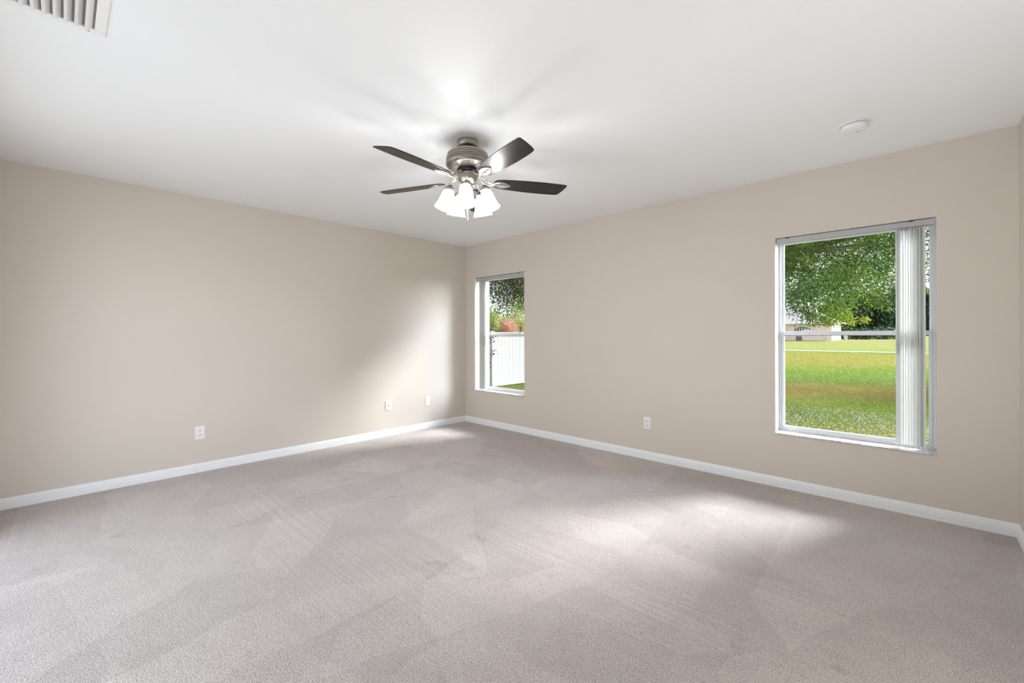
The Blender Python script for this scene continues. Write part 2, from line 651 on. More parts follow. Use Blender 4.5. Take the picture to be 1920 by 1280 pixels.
def blind(W, xs, angs, wand_x, label, clips):
    x0, x1, z0, z1 = W
    root = empty('vertical_blind', ((x0 + x1) / 2, 0.045, z1 - .004))
    tag(root, label, 'blind', 'vertical blinds')
    T = Matrix.Translation(-Vector(root.location))
    h = MB()
    ya, yb, zt, zb = 0.022, 0.068, z1 - 0.006, z1 - 0.044
    h.box(x0 + .006, x1 - .010, ya, yb, zb + .004, zt)
    h.box(x0 + .006, x1 - .010, ya - .002, ya + .006, zb, zb + .007)
    h.box(x0 + .006, x1 - .010, yb - .006, yb + .002, zb, zb + .007)
    h.box(x0 + .006, x1 - .010, ya - .002, ya + .004, zt - .007, zt)
    hr = h.xform(T).build('headrail', M['headrail'], root, 0.001)
    for cx in clips:
        MB().box(cx - .012, cx + .012, ya - .004, ya + .004, zt - .004, zt + .003).xform(T).build('mounting_clip', M['seal'], hr)
    for x, a in zip(xs, angs):
        v = vane_mesh(MB(), x, 0.045, math.radians(a), z0 + 0.026, zb - 0.012).xform(T).build('vane', M['vane'], root)
        MB().box(x - .004, x + .004, 0.041, 0.049, zb - .016, zb + .004).xform(T).build('vane_clip', M['headrail'], v)
    wmb = MB().tube([(wand_x, 0.000, zb + .004), (wand_x, -0.012, zb - .03), (wand_x, -0.014, 1.13)], 0.0032, 8)
    wmb.tube([(wand_x, -0.014, 1.14), (wand_x, -0.014, 1.065)], 0.0050, 8)
    wmb.xform(T).build('wand', M['headrail'], root)
    return root


xs1 = [4.525 + 0.0137 * i for i in range(10)]
an1 = [68, 80, 84, 79, 82, 78, 83, 80, 82, 98]
blind(W1, xs1, an1, 4.520, 'white vertical blind stacked at the right side of the large window', (3.875, 4.585))
xs2 = [0.285 + 0.0135 * i for i in range(10)]
an2 = [98, 100, 97, 101, 98, 100, 97, 101, 99, 100]
blind(W2, xs2, an2, 0.425, 'white vertical blind stacked at the left side of the corner window', (0.30, 1.01))


# ------------------------------------------------------------------ wall plates
def wall_plate(loc, rz, label, kind, up=1):
    """built in the xz plane facing -y, then turned"""
    root = empty('power_outlet' if kind == 'duplex' else 'cable_outlet', loc, rz)
    tag(root, label, 'outlet', 'white duplex power outlets' if kind == 'duplex' else None)
    p = MB()
    w2, h2 = 0.0365, 0.0585
    p.add([(-w2, 0, -h2), (w2, 0, -h2), (w2, 0, h2), (-w2, 0, h2), (-w2, -.003, -h2), (w2, -.003, -h2), (w2, -.003, h2), (-w2, -.003, h2),
           (-w2 + .005, -.0065, -h2 + .005), (w2 - .005, -.0065, -h2 + .005), (w2 - .005, -.0065, h2 - .005), (-w2 + .005, -.0065, h2 - .005)],
          [(0, 4, 5, 1), (1, 5, 6, 2), (2, 6, 7, 3), (3, 7, 4, 0), (4, 8, 9, 5), (5, 9, 10, 6), (6, 10, 11, 7), (7, 11, 8, 4), (8, 11, 10, 9)])
    p.build('cover_plate', M['plastic'], root, 0.001)
    Rx = Matrix.Rotation(math.radians(90), 4, 'X')
    if kind == 'duplex':
        for s in (-1, 1):
            cz = s * 0.0195
            out = []
            for i in range(24):
                a = 2 * PI * i / 24
                out.append((0.0172 * math.cos(a), max(-0.0135, min(0.0135, 0.0172 * math.sin(a)))))
            r = MB().prism(out, 0.0055, 0.0085, Matrix.Translation((0, 0, cz)) @ Rx).build('receptacle', M['plastic'], root, 0.0006)
            q = MB()
            q.box(-.0080, -.0052, -.0089, -.0080, cz - .0045 + .003 * up, cz + .0045 + .003 * up)
            q.box(.0052, .0080, -.0089, -.0080, cz - .0040 + .003 * up, cz + .0040 + .003 * up)
            q.lathe([(0.0030, 0.0080), (0.0030, 0.0089)], 12, False, Matrix.Translation((0, 0, cz - .0075 * up)) @ Rx)
            q.build('slots', M['slot'], r)
        MB().lathe([(0.003, 0.006), (0.003, 0.0072)], 12, False, Rx).build('screw', M['plastic'], root)
    else:
        c = MB().lathe([(0.0075, 0.006), (0.0075, 0.0085), (0.0048, 0.0085), (0.0048, 0.0150)], 18, False, Rx).build('coax_jack', M['screw'], root)
        MB().lathe([(0.0040, 0.0149), (0.0040, 0.0153)], 12, False, Rx).build('jack_hole', M['slot'], c)
        for s in (-1, 1):
            MB().lathe([(0.003, 0.006), (0.003, 0.0074)], 12, False, Matrix.Translation((0, 0, s * .042)) @ Rx).build('screw', M['screw'], root)
    return root


LW = math.radians(90)      # faces +x on the left wall
wall_plate((0, -3.066, 0.345), LW, 'white power outlet alone on the left wall, farthest from the corner', 'duplex', -1)
wall_plate((0, -1.208, 0.361), LW, 'white wall plate with a single cable jack in its centre', 'coax')
wall_plate((0, -0.641, 0.351), LW, 'white power outlet on the left wall nearest the room corner', 'duplex')
wall_plate((2.711, 0, 0.347), 0, 'white power outlet between the two windows on the right wall', 'duplex')

# ------------------------------------------------------------------ smoke detector
sdm = empty('smoke_detector', (4.352, -0.690, H), math.radians(40))
tag(sdm, 'round white smoke detector on the ceiling above the large window', 'smoke detector')
MB().lathe([(0.072, 0), (0.074, -0.004), (0.073, -0.010), (0.068, -0.011)], 56).build('base_plate', M['plastic'], sdm)
MB().lathe([(0.0610, -0.008), (0.0610, -0.0160)], 56).build('sensing_gap', M['slot'], sdm)
MB().lathe([(0.066, -0.0140), (0.0675, -0.0170), (0.066, -0.028), (0.061, -0.036), (0.050, -0.040), (0.02, -0.0415), (0.002, -0.0418)], 56).build('cover', M['plastic'], sdm)
bt = MB()
bt.add([], [])
bt.lathe([(0.0185, 0), (0.0185, -0.003), (0.0160, -0.0042), (0.001, -0.0044)], 28, True, Matrix.Translation((0.020, 0.004, -0.0395)) @ Matrix.Diagonal((1.15, 0.85, 1, 1)))
tb = bt.build('test_button', M['plastic'], sdm)
gv = MB()
for i in range(5):
    gv.box(0.010 + .0028 * i, 0.0115 + .0028 * i, -0.001, 0.009, -0.0442, -0.0436)
gv.box(0.029, 0.033, 0.002, 0.006, -0.0442, -0.0436)
gv.build('indicator_marks', simple('grey_print', (0.35, 0.35, 0.35), 0.5), tb)

# ------------------------------------------------------------------ air vent
vx0, vx1, vy1, vy0 = 2.208, 2.640, -3.782, -4.150
vr = empty('air_vent', ((vx0 + vx1) / 2, (vy0 + vy1) / 2, H))
tag(vr, 'white louvred air vent in the ceiling at the upper left corner', 'air vent')
T = Matrix.Translation(-Vector(vr.location))
fr = MB()
fw_ = 0.034
for (a0, a1, b0, b1) in ((vx0, vx0 + fw_, vy0, vy1), (vx1 - fw_, vx1, vy0, vy1), (vx0 + fw_, vx1 - fw_, vy0, vy0 + fw_), (vx0 + fw_, vx1 - fw_, vy1 - fw_, vy1)):
    fr.box(a0, a1, b0, b1, H - 0.009, H + 0.001)
fr.xform(T).build('frame', M['vent'], vr, 0.003)
MB().box(vx0 + fw_, vx1 - fw_, vy0 + fw_, vy1 - fw_, H - 0.0008, H + 0.0004).xform(T).build('duct_opening', M['duct'], vr)
yy = vy1 - fw_ - 0.017
k = 0
while yy > vy0 + fw_ + 0.01:
    lo = MB()
    pts = [(yy + 0.010, H - 0.0012), (yy + 0.0055, H - 0.006), (yy - 0.001, H - 0.0120), (yy - 0.0105, H - 0.0165)]
    v, f = [], []
    for x in (vx0 + fw_ - .004, vx1 - fw_ + .004):
        for q, z in pts: v.append((x, q, z))
        for q, z in reversed(pts): v.append((x, q - .0012, z - .0012))
    n = len(pts) * 2
    f = [(i, (i + 1) % n, n + (i + 1) % n, n + i) for i in range(n)] + [tuple(range(n)), tuple(range(2 * n - 1, n - 1, -1))]
    lo.add(v, f).xform(T).build('louver', M['vent'], vr)
    yy -= 0.0285
    k += 1
for (sx_, sy_) in ((vx0 + .016, vy1 - .05), (vx0 + .016, vy0 + .05)):
    MB().lathe([(0.004, H - 0.0090), (0.004, H - 0.0105), (0.002, H - 0.0115)], 12, True, Matrix.Translation((sx_, sy_, 0))).xform(T).build('screw', M['screw'], vr)

# ------------------------------------------------------------------ ceiling fan
FX, FY = 2.546, -2.121
fan = empty('ceiling_fan', (FX, FY, H))
tag(fan, 'pewter ceiling fan with dark blades and five lit bell shades', 'ceiling fan')


def fz(z): return z - H


MB().lathe([(0.062, fz(2.440)), (0.066, fz(2.438)), (0.066, fz(2.408)), (0.062, fz(2.402)), (0.050, fz(2.396)), (0.030, fz(2.392)), (0.030, fz(2.372))], 56).build('canopy', M['pewter'], fan)
mh = [(0.030, fz(2.376)), (0.092, fz(2.374)), (0.108, fz(2.368)), (0.122, fz(2.358))]
z = 2.352
for i in range(5):
    r = 0.1300 + 0.0028 * min(i, 3)
    mh += [(r - 0.0065, fz(z)), (r, fz(z - 0.0015)), (r, fz(z - 0.0080)), (r - 0.0065, fz(z - 0.0095))]
    z -= 0.0112
mh += [(0.1385, fz(z)), (0.1385, fz(2.285)), (0.1340, fz(2.278)), (0.118, fz(2.268)), (0.098, fz(2.261)), (0.072, fz(2.257)), (0.066, fz(2.257))]
MB().lathe(mh, 72).build('motor_housing', M['pewter'], fan, 0)
MB().lathe([(0.066, fz(2.258)), (0.068, fz(2.256)), (0.068, fz(2.244)), (0.062, fz(2.240)), (0.03, fz(2.240))], 48).build('flywheel', M['dark'], fan)
MB().lathe([(0.040, fz(2.242)), (0.055, fz(2.238)), (0.060, fz(2.232)), (0.060, fz(2.196)), (0.056, fz(2.186)), (0.044, fz(2.176)), (0.032, fz(2.170)), (0.030, fz(2.150)),
           (0.034, fz(2.146)), (0.034, fz(2.136)), (0.020, fz(2.124)), (0.012, fz(2.118)), (0.012, fz(2.112)), (0.003, fz(2.108))], 48).build('switch_housing', M['pewter'], fan)

BLZ = 2.186
blade_outline = [(0.168, 0.020), (0.178, 0.040), (0.205, 0.052), (0.27, 0.0590), (0.36, 0.0655), (0.46, 0.0690), (0.55, 0.0680), (0.60, 0.0650), (0.622, 0.0615), (0.632, 0.0545),
                 (0.6400, 0.035), (0.6500, 0.000), (0.6560, -0.030), (0.6590, -0.048), (0.6560, -0.057), (0.648, -0.0610), (0.60, -0.0640), (0.50, -0.0665), (0.40, -0.0645), (0.30, -0.0590), (0.22, -0.0520), (0.185, -0.0420), (0.168, -0.020)]
leaf_out = []
for i in range(25):
    t = i / 24
    leaf_out.append((0.160 + 0.125 * t, 0.034 * math.sin(PI * t ** 0.85) ** 0.8))
leaf_low = [(x, -y) for x, y in leaf_out[-2:0:-1]]


def make_blade(first=True):
    P = Matrix.Translation((0, 0, fz(BLZ))) @ Matrix.Rotation(math.radians(-12), 4, 'X')
    bl = MB().prism(blade_outline, -0.003, 0.003, P).build('blade', M['blade'], fan, 0.0015)
    br = MB()
    # leaf shaped plate under the blade root with a raised rim and a middle rib
    n = len(leaf_out + leaf_low)
    ol = leaf_out + leaf_low
    cx = 0.2225
    rings = []
    for sc, zz in ((1.0, -0.0032), (1.0, -0.0085), (0.88, -0.0110), (0.72, -0.0085), (0.66, -0.0070), (0.10, -0.0095)):
        rings.append([P @ Vector((cx + (x - cx) * sc, y * sc, zz)) for x, y in ol])
    v = [p for r in rings for p in r]
    f = []
    for i in range(len(rings) - 1):
        for j in range(n):
            j2 = (j + 1) % n
            f.append((i * n + j, i * n + j2, (i + 1) * n + j2, (i + 1) * n + j))
    f.append(tuple((len(rings) - 1) * n + j for j in range(n)))
    br.add(v, f, True)
    br.tube([P @ Vector((0.165, 0, -0.009)), P @ Vector((0.22, 0.004, -0.0125)), P @ Vector((0.278, 0, -0.008))], [0.004, 0.0036, 0.0015], 8)
    # two curved arms back to the motor
    e = P @ Vector((0.172, 0, -0.0075))
    for s in (-1, 1):
        pts = []
        for q in range(9):
            t = q / 8
            r = 0.058 + (e.x - 0.058) * t
            zc = fz(2.243) + (e.z - fz(2.243)) * (t ** 1.0) - 0.030 * math.sin(PI * t) * (1.0 if s > 0 else 0.45)
            pts.append((r, e.y * t + s * 0.020 * math.sin(PI * t * 0.92 + 0.25) * (1 - t * .7), zc))
        br.tube(pts, [0.0062, 0.0058, 0.0055, 0.0052, 0.005, 0.005, 0.0052, 0.0056, 0.006], 10)
    br.build('blade_bracket', M['nickel'], bl)
    return bl


b0 = make_blade()
A0 = 131.4
for i in range(5):
    b = b0 if i == 0 else copy_tree(b0, fan)
    b.rotation_euler = (0, 0, math.radians(A0 + 72 * i))

TILT = math.radians(15)


def make_lamp():
    arm = MB()
    pts = [(0.052, 0, fz(2.180))]
    ctrl = [Vector((0.050, 0, fz(2.170))), Vector((0.066, 0, fz(2.188))), Vector((0.088, 0, fz(2.195))), Vector((0.103, 0, fz(2.182))), Vector((0.111, 0, fz(2.158))), Vector((0.113, 0, fz(2.140)))]
    fine = []
    for i in range(len(ctrl) - 1):
        p0, p1, p2, p3 = ctrl[max(i - 1, 0)], ctrl[i], ctrl[i + 1], ctrl[min(i + 2, len(ctrl) - 1)]
        for q in range(4):
            t = q / 4
            fine.append(0.5 * (2 * p1 + (p2 - p0) * t + (2 * p0 - 5 * p1 + 4 * p2 - p3) * t * t + (3 * p1 - p0 - 3 * p2 + p3) * t ** 3))
    fine.append(ctrl[-1])
    arm.tube(fine, 0.0052, 10)
    a = arm.build('lamp_arm', M['nickel'], fan)
    L = Matrix.Translation((0.112, 0, fz(2.146))) @ Matrix.Rotation(-TILT, 4, 'Y')
    MB().lathe([(0.008, 0.002), (0.014, -0.001), (0.017, -0.006), (0.021, -0.010), (0.026, -0.013), (0.0300, -0.018), (0.0300, -0.030), (0.027, -0.033), (0.012, -0.033)], 30, True, L).build('socket_cup', M['pewter'], a)
    sh = [(0.0240, -0.026), (0.0300, -0.031), (0.0345, -0.042), (0.0390, -0.062), (0.0425, -0.084), (0.0465, -0.106), (0.0530, -0.128), (0.0600, -0.144), (0.0640, -0.151), (0.0628, -0.1525)]
    MB().lathe(sh, 44, True, L, False).build('glass_shade', M['shade'], a)
    MB().lathe([(0.012, -0.033), (0.012, -0.046), (0.016, -0.058), (0.022, -0.074), (0.0235, -0.086), (0.019, -0.099), (0.010, -0.106), (0.001, -0.108)], 24, True, L).build('bulb', M['bulb'], a)
    for sx2 in (-1, 1):
        p = L @ Vector((sx2 * 0.034, 0.0, -0.024))
        q = L @ Vector((sx2 * 0.026, 0.0, -0.024))
        MB().tube([q, p], 0.0028, 8).build('thumb_screw', M['nickel'], a)
    return a, L


lamp0, LL = make_lamp()
LA0 = -46.3 + 0.5
for i in range(5):
    a = lamp0 if i == 0 else copy_tree(lamp0, fan)
    ang = math.radians(LA0 + 72 * i)
    a.rotation_euler = (0, 0, ang)
    p = Matrix.Translation(fan.location) @ Matrix.Rotation(ang, 4, 'Z') @ (LL @ Vector((0, 0, -0.118)))
    ld = bpy.data.lights.new('bulb_light', 'POINT')
    ld.energy = LAMP_W
    ld.color = (0.97, 0.98, 1.0)
    ld.shadow_soft_size = 0.024
    lo = bpy.data.objects.new('bulb_light', ld)
    COL.objects.link(lo)
    lo.location = p
pc = MB().tube([(0.004, -0.006, fz(2.112)), (0.004, -0.006, fz(1.955))], 0.0012, 6)
pch = pc.build('pull_chain', M['nickel'], fan)
MB().lathe([(0.0012, fz(1.957)), (0.0026, fz(1.951)), (0.0028, fz(1.940)), (0.0012, fz(1.934))], 14, True, Matrix.Translation((0.004, -0.006, 0))).build('chain_bob', M['plastic'], pch)


# ================================================================== outdoors
def leaf_material(name, stops, trans=0.45):
    k = NM(name)
    at = k.n('ShaderNodeAttribute')
    at.attribute_name = 'tint'
    r = k.ramp(stops, at.outputs['Fac'])
    b = k.bsdf(r.outputs['Color'], 0.55, 0, 0.3)
    t = k.n('ShaderNodeBsdfTranslucent')
    k.l(r.outputs['Color'], t.inputs['Color'])
    mx = k.n('ShaderNodeMixShader')
    mx.inputs[0].default_value = trans
    k.l(b.outputs[0], mx.inputs[1])
    k.l(t.outputs[0], mx.inputs[2])
    k.l(mx.outputs[0], k.out.inputs['Surface'])
    return k.m


M['bark'] = simple('grey_brown_bark', (0.17, 0.13, 0.095), 0.85, var=0.35, scale=14, bump=0.6)
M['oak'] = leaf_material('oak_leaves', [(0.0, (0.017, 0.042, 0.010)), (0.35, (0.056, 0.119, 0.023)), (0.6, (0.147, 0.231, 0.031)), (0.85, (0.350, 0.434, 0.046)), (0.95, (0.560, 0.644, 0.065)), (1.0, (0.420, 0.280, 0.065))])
M['olive'] = leaf_material('olive_leaves', [(0.0, (0.028, 0.040, 0.016)), (0.6, (0.105, 0.125, 0.050)), (1.0, (0.28, 0.27, 0.10))])
M['pine'] = leaf_material('dark_pine_leaves', [(0.0, (0.014, 0.036, 0.016)), (0.6, (0.032, 0.070, 0.028)), (1.0, (0.09, 0.13, 0.04))], 0.2)
M['lime'] = leaf_material('yellow_green_leaves', [(0.0, (0.165, 0.225, 0.075)), (0.6, (0.450, 0.495, 0.150)), (1.0, (0.900, 0.840, 0.330))])
M['flame'] = leaf_material('orange_leaves', [(0.0, (0.520, 0.252, 0.160)), (0.6, (0.754, 0.434, 0.319)), (1.0, (0.910, 0.672, 0.493))])


def leaves(name, centers, sizes, tints, mat, parent, rng, aspect=0.5, droop=0.0):
    """many folded leaves as one mesh"""
    n = len(centers)
    d = rng.normal(size=(n, 3)); d[:, 2] -= droop
    d /= np.linalg.norm(d, axis=1)[:, None]
    s = rng.normal(size=(n, 3))
    s -= (s * d).sum(1)[:, None] * d
    s /= np.linalg.norm(s, axis=1)[:, None]
    up = np.cross(d, s)
    L = sizes[:, None]
    V = np.empty((n, 6, 3))
    V[:, 0] = centers - d * L * .5
    V[:, 1] = centers - d * L * .08 + s * L * aspect * .5 + up * L * .10
    V[:, 2] = centers + d * L * .5
    V[:, 3] = centers - d * L * .08 - s * L * aspect * .5 + up * L * .10
    V[:, 4] = centers + d * L * .22 + s * L * aspect * .38 + up * L * .06
    V[:, 5] = centers + d * L * .22 - s * L * aspect * .38 + up * L * .06
    me = bpy.data.meshes.new(name)
    base = (np.arange(n) * 6)[:, None]
    F = np.concatenate([base + np.array([[0, 1, 4, 2]]), base + np.array([[0, 2, 5, 3]])], 1).reshape(-1)
    me.vertices.add(n * 6)
    me.vertices.foreach_set('co', V.reshape(-1))
    me.loops.add(n * 8)
    me.loops.foreach_set('vertex_index', F.astype(np.int32))
    me.polygons.add(n * 2)
    me.polygons.foreach_set('loop_start', np.arange(n * 2, dtype=np.int32) * 4)
    me.update(calc_edges=True)
    a = me.attributes.new('tint', 'FLOAT', 'POINT')
    a.data.foreach_set('value', np.repeat(np.clip(tints, 0, 1), 6).astype(np.float32))
    me.materials.append(mat)
    o = bpy.data.objects.new(name, me)
    COL.objects.link(o)
    if parent: o.parent = parent
    return o


def crown_points(rng, c, rad, clusters, per, spread, shell=0.45):
    d = rng.normal(size=(clusters, 3))
    d /= np.linalg.norm(d, axis=1)[:, None]
    r = shell + (1 - shell) * rng.random(clusters) ** 0.6
    cc = np.array(c) + d * r[:, None] * np.array(rad)
    pts = np.repeat(cc, per, 0) + rng.normal(size=(clusters * per, 3)) * spread
    tint = np.repeat(rng.random(clusters) * 0.55, per) + rng.random(clusters * per) * 0.45
    return pts, tint, cc


def tree(name, base, c, rad, clusters, per, spread, size, mat, label, seed, trunk_r=0.16, group=None, extra=None, droop=0.4, shell=0.35, nbranch=14, cat='tree', aspect=0.5, keep=None):
    rng = np.random.default_rng(seed)
    root = empty(name, base)
    tag(root, label, cat, group)
    b = Vector(base)
    pts, tint, cc = crown_points(rng, np.array(c) - np.array(base), rad, clusters, per, spread, shell)
    if extra is not None:
        e_p, e_t = extra(rng)
        pts = np.concatenate([pts, e_p - np.array(base)]); tint = np.concatenate([tint, e_t])
    if keep is not None:
        m_ = keep(pts + np.array(base)); pts, tint = pts[m_], tint[m_]
    leaves('foliage', pts, size * (0.7 + 0.6 * rng.random(len(pts))), tint, mat, root, rng, aspect, droop)
    top = Vector(c) - b
    fork = Vector((top.x * .35, top.y * .35, max(0.3, (c[2] - rad[2] * .55) - base[2])))
    MB().tube([(0, 0, -0.1), fork * .5 + Vector((.04, .03, 0)), fork, fork.lerp(top, .3)], [trunk_r * 1.25, trunk_r, trunk_r * .85, trunk_r * .45], 10).build('trunk', M['bark'], root)
    for i in range(nbranch):
        t = Vector(cc[rng.integers(len(cc))])
        mid = fork.lerp(t, .5) + Vector((rng.normal() * .1, rng.normal() * .1, .25))
        MB().tube([fork.lerp(top, .1 * (i % 4)), mid, t], [trunk_r * .36, trunk_r * .2, trunk_r * .06], 7).build('branch', M['bark'], root)
    return root


# ---- ground
def gz(y):
    if y < 12: return -0.40
    if y < 36: return -0.40 + 0.25 * (y - 12) / 24
    return -0.15 + 0.45 * min(1.0, (y - 36) / 34)


def ground():
    ys = [0.2, 3, 6, 9, 12, 16, 20, 24, 30, 36, 45, 55, 70, 120, 200]
    xs = [-140, -60, -30, -15, -8, -4, 0, 4, 8, 15, 30, 60, 140]
    v = [(x, y, gz(y)) for y in ys for x in xs]
    n = len(xs)
    f = [(j * n + i, j * n + i + 1, (j + 1) * n + i + 1, (j + 1) * n + i) for j in range(len(ys) - 1) for i in range(n - 1)]
    k = NM('patchy_lawn')
    mp = k.mapping()
    st = k.mapping((0.30, 1.0, 1))
    sep = k.n('ShaderNodeSeparateXYZ')
    k.l(mp.outputs[0], sep.inputs[0])
    wob = k.noise(0.35, 3, 0.6, st.outputs[0])
    ma = k.n('ShaderNodeMath', operation='MULTIPLY_ADD')
    k.l(wob.outputs['Fac'], ma.inputs[0])
    ma.inputs[1].default_value = 3.0
    k.l(sep.outputs['Y'], ma.inputs[2])
    mr = k.n('ShaderNodeMapRange')
    mr.inputs['From Min'].default_value = 1.5
    mr.inputs['From Max'].default_value = 81.5
    k.l(ma.outputs[0], mr.inputs['Value'])
    G, Y, B, D = (0.125, 0.184, 0.018), (0.229, 0.198, 0.046), (0.250, 0.161, 0.056), (0.166, 0.161, 0.044)
    def q(y): return y / 80
    r = k.ramp([(0, D), (q(6.3), D), (q(7.4), (0.146, 0.184, 0.024)), (q(8.8), (0.146, 0.184, 0.024)), (q(9.8), B), (q(12.2), B), (q(13.4), G), (q(19), (0.146, 0.202, 0.020)), (q(22), Y), (q(33), (0.239, 0.202, 0.048)),
                (q(38), (0.156, 0.212, 0.024)), (q(46), Y), (q(62), (0.208, 0.193, 0.040)), (1, Y)], mr.outputs[0])
    n1 = k.noise(0.9, 4, 0.7, mp.outputs[0])
    n2 = k.noise(7, 5, 0.8, st.outputs[0])
    n3 = k.noise(30, 3, 0.8, mp.outputs[0])
    c = r.outputs['Color']
    c = k.mix('MIX', k.ramp([(0.50, (0, 0, 0)), (0.66, (0.728, 0.644, 0.560))], n1.outputs['Fac']).outputs['Color'], c, (0.114, 0.184, 0.016))
    c = k.mix('MULTIPLY', 1.0, c, k.ramp([(0.3, (.62, .62, .62)), (0.7, (1.35, 1.35, 1.35))], n2.outputs['Fac']).outputs['Color'])
    c = k.mix('MULTIPLY', 1.0, c, k.ramp([(0.3, (.6, .6, .6)), (0.7, (1.4, 1.4, 1.4))], n3.outputs['Fac']).outputs['Color'])
    b = k.bsdf(c, 0.9, 0, 0.1)
    k.bump(b, n3.outputs['Fac'], 0.8, 0.05)
    return tag(MB().add(v, f, True).build('ground', k.m), 'patchy green and straw coloured lawn outside the windows', 'lawn', kind='structure')


ground()

rng = np.random.default_rng(5)


def grass():
    """short blades near the house and small white clover heads, only where the windows look out"""
    n = 80000
    y = 4.2 + 31 * rng.random(n) ** 1.35
    cen = 4.64 - 0.115 * (y + 3.9)
    x = cen + (rng.random(n) - .5) * (0.30 * (y + 3.9) + .5)
    n2 = 9000
    yb = 5.0 + 6 * rng.random(n2)
    xb = -5.0 + 3.2 * rng.random(n2)
    x = np.concatenate([x, xb]); y = np.concatenate([y, yb])
    n = len(x)
    z = np.array([gz(v) for v in y])
    h = (0.022 + 0.035 * rng.random(n)) * (1 + np.maximum(0, y - 12) * .02)
    bw = .005 * (1 + np.maximum(0, y - 8) * .08)
    an = rng.random(n) * 2 * PI
    dx, dy = np.cos(an), np.sin(an)
    lean = rng.normal(size=(n, 2)) * 0.03
    V = np.empty((n, 3, 3))
    V[:, 0] = np.stack([x - dx * bw, y - dy * bw, z], 1)
    V[:, 1] = np.stack([x + dx * bw, y + dy * bw, z], 1)
    V[:, 2] = np.stack([x + lean[:, 0], y + lean[:, 1], z + h], 1)
    me = bpy.data.meshes.new('grass')
    me.from_pydata(V.reshape(-1, 3).tolist(), [], (np.arange(n * 3).reshape(-1, 3)).tolist())
    a = me.attributes.new('tint', 'FLOAT', 'POINT')
    wob = y + 1.2 * np.sin(x * .9 + 1.3 * np.sin(y * .7)) + .6 * np.sin(x * 2.3 + y) + .4 * np.sin(x * 5.1 - y * 3) + rng.normal(size=n) * .9
    dry = np.interp(wob, [4, 6.5, 7.6, 9.0, 10.2, 12.4, 13.6, 18.5, 21.5, 32, 36], [.75, .60, .25, .22, .78, .78, .12, .20, .62, .66, .3])
    tint = np.clip(dry * .85 + .38 * (rng.random(n) - .35), 0, 1)
    a.data.foreach_set('value', np.repeat(tint, 3).astype(np.float32))
    me.materials.append(leaf_material('grass_blades', [(0, (0.180, 0.270, 0.022)), (.4, (0.255, 0.304, 0.030)), (.75, (0.405, 0.317, 0.070)), (1, (0.450, 0.297, 0.102))], .3))
    o = bpy.data.objects.new('grass', me)
    COL.objects.link(o)
    tag(o, 'short grass blades of the lawn beyond the windows', 'grass', kind='stuff')
    # clover heads
    n = 3200
    band = rng.random(n)
    y = np.where(band < .62, 4.6 + 2.6 * rng.random(n), np.where(band < .8, 13.4 + 2.2 * rng.random(n), 5 + 14 * rng.random(n)))
    cen = 4.64 - 0.115 * (y + 3.9)
    x = cen + (rng.random(n) - .5) * (0.28 * (y + 3.9) + .4)
    mb = MB()
    for i in range(n):
        zz = gz(y[i]) + 0.03 + 0.025 * rng.random()
        s = 0.0045 + 0.0055 * rng.random()
        p = Vector((x[i], y[i], zz))
        v = [p + Vector((s, 0, 0)), p + Vector((0, s, 0)), p + Vector((-s, 0, 0)), p + Vector((0, -s, 0)), p + Vector((0, 0, s)), p + Vector((0, 0, -s * .8))]
        mb.add(v, [(0, 1, 4), (1, 2, 4), (2, 3, 4), (3, 0, 4), (1, 0, 5), (2, 1, 5), (3, 2, 5), (0, 3, 5)], True)
    o = mb.build('clover_flowers', simple('white_clover', (.5, .5, .47), .7))
    tag(o, 'small white clover flowers scattered in the lawn', 'flowers', kind='stuff')


grass()

# sidewalk across the street side of the lawn
sw = MB()
for i in range(24):
    a0 = -18 + i * 1.5
    sw.box(a0 + .01, a0 + 1.49, 35.4, 36.7, gz(36) - .1, gz(36) + 0.04)
tag(sw.build('sidewalk', simple('pale_concrete', (.36, .35, .335), .85, var=.08, scale=6)), 'pale concrete sidewalk crossing the far lawn', 'sidewalk', kind='structure')

# ---- house across the road
HZ = gz(66)
h0 = px(1506, 640, 60)
hs = empty('house', (h0.x, 67.0, HZ))
tag(hs, 'pale peach house with hipped shingle roof across the lawn', 'house')
M['stucco'] = simple('peach_stucco', (0.80, 0.66, 0.55), .85, var=.05, scale=3)
M['shingle'] = simple('grey_brown_shingle', (0.40, 0.34, 0.31), .9, var=.2, scale=6)
M['trimw'] = simple('white_house_trim', (.85, .84, .82), .5)
M['pane_dark'] = simple('dark_house_pane', (.10, .11, .12), .15)
MB().box(-12, 3.3, 0, 9, -0.3, 2.55).build('wall', M['stucco'], hs)
rf = MB()
e0, e1, f0, f1, ze = -12.6, 3.9, -0.6, 9.6, 2.5
zr = 5.3
rv = [(e0, f0, ze), (e1, f0, ze), (e1, f1, ze), (e0, f1, ze), (e0 + 5, 4.5, zr), (e1 - 5.1, 4.5, zr)]
rf.add(rv, [(0, 1, 5, 4), (1, 2, 5), (2, 3, 4, 5), (3, 0, 4), (0, 3, 2, 1)])
rf.build('roof', M['shingle'], hs)
fa = MB()
fa.box(e0, e1, f0 - .04, f0, ze - .18, ze + .03)
fa.box(e1, e1 + .04, f0, f1, ze - .18, ze + .03)
fa.build('fascia', M['trimw'], hs)
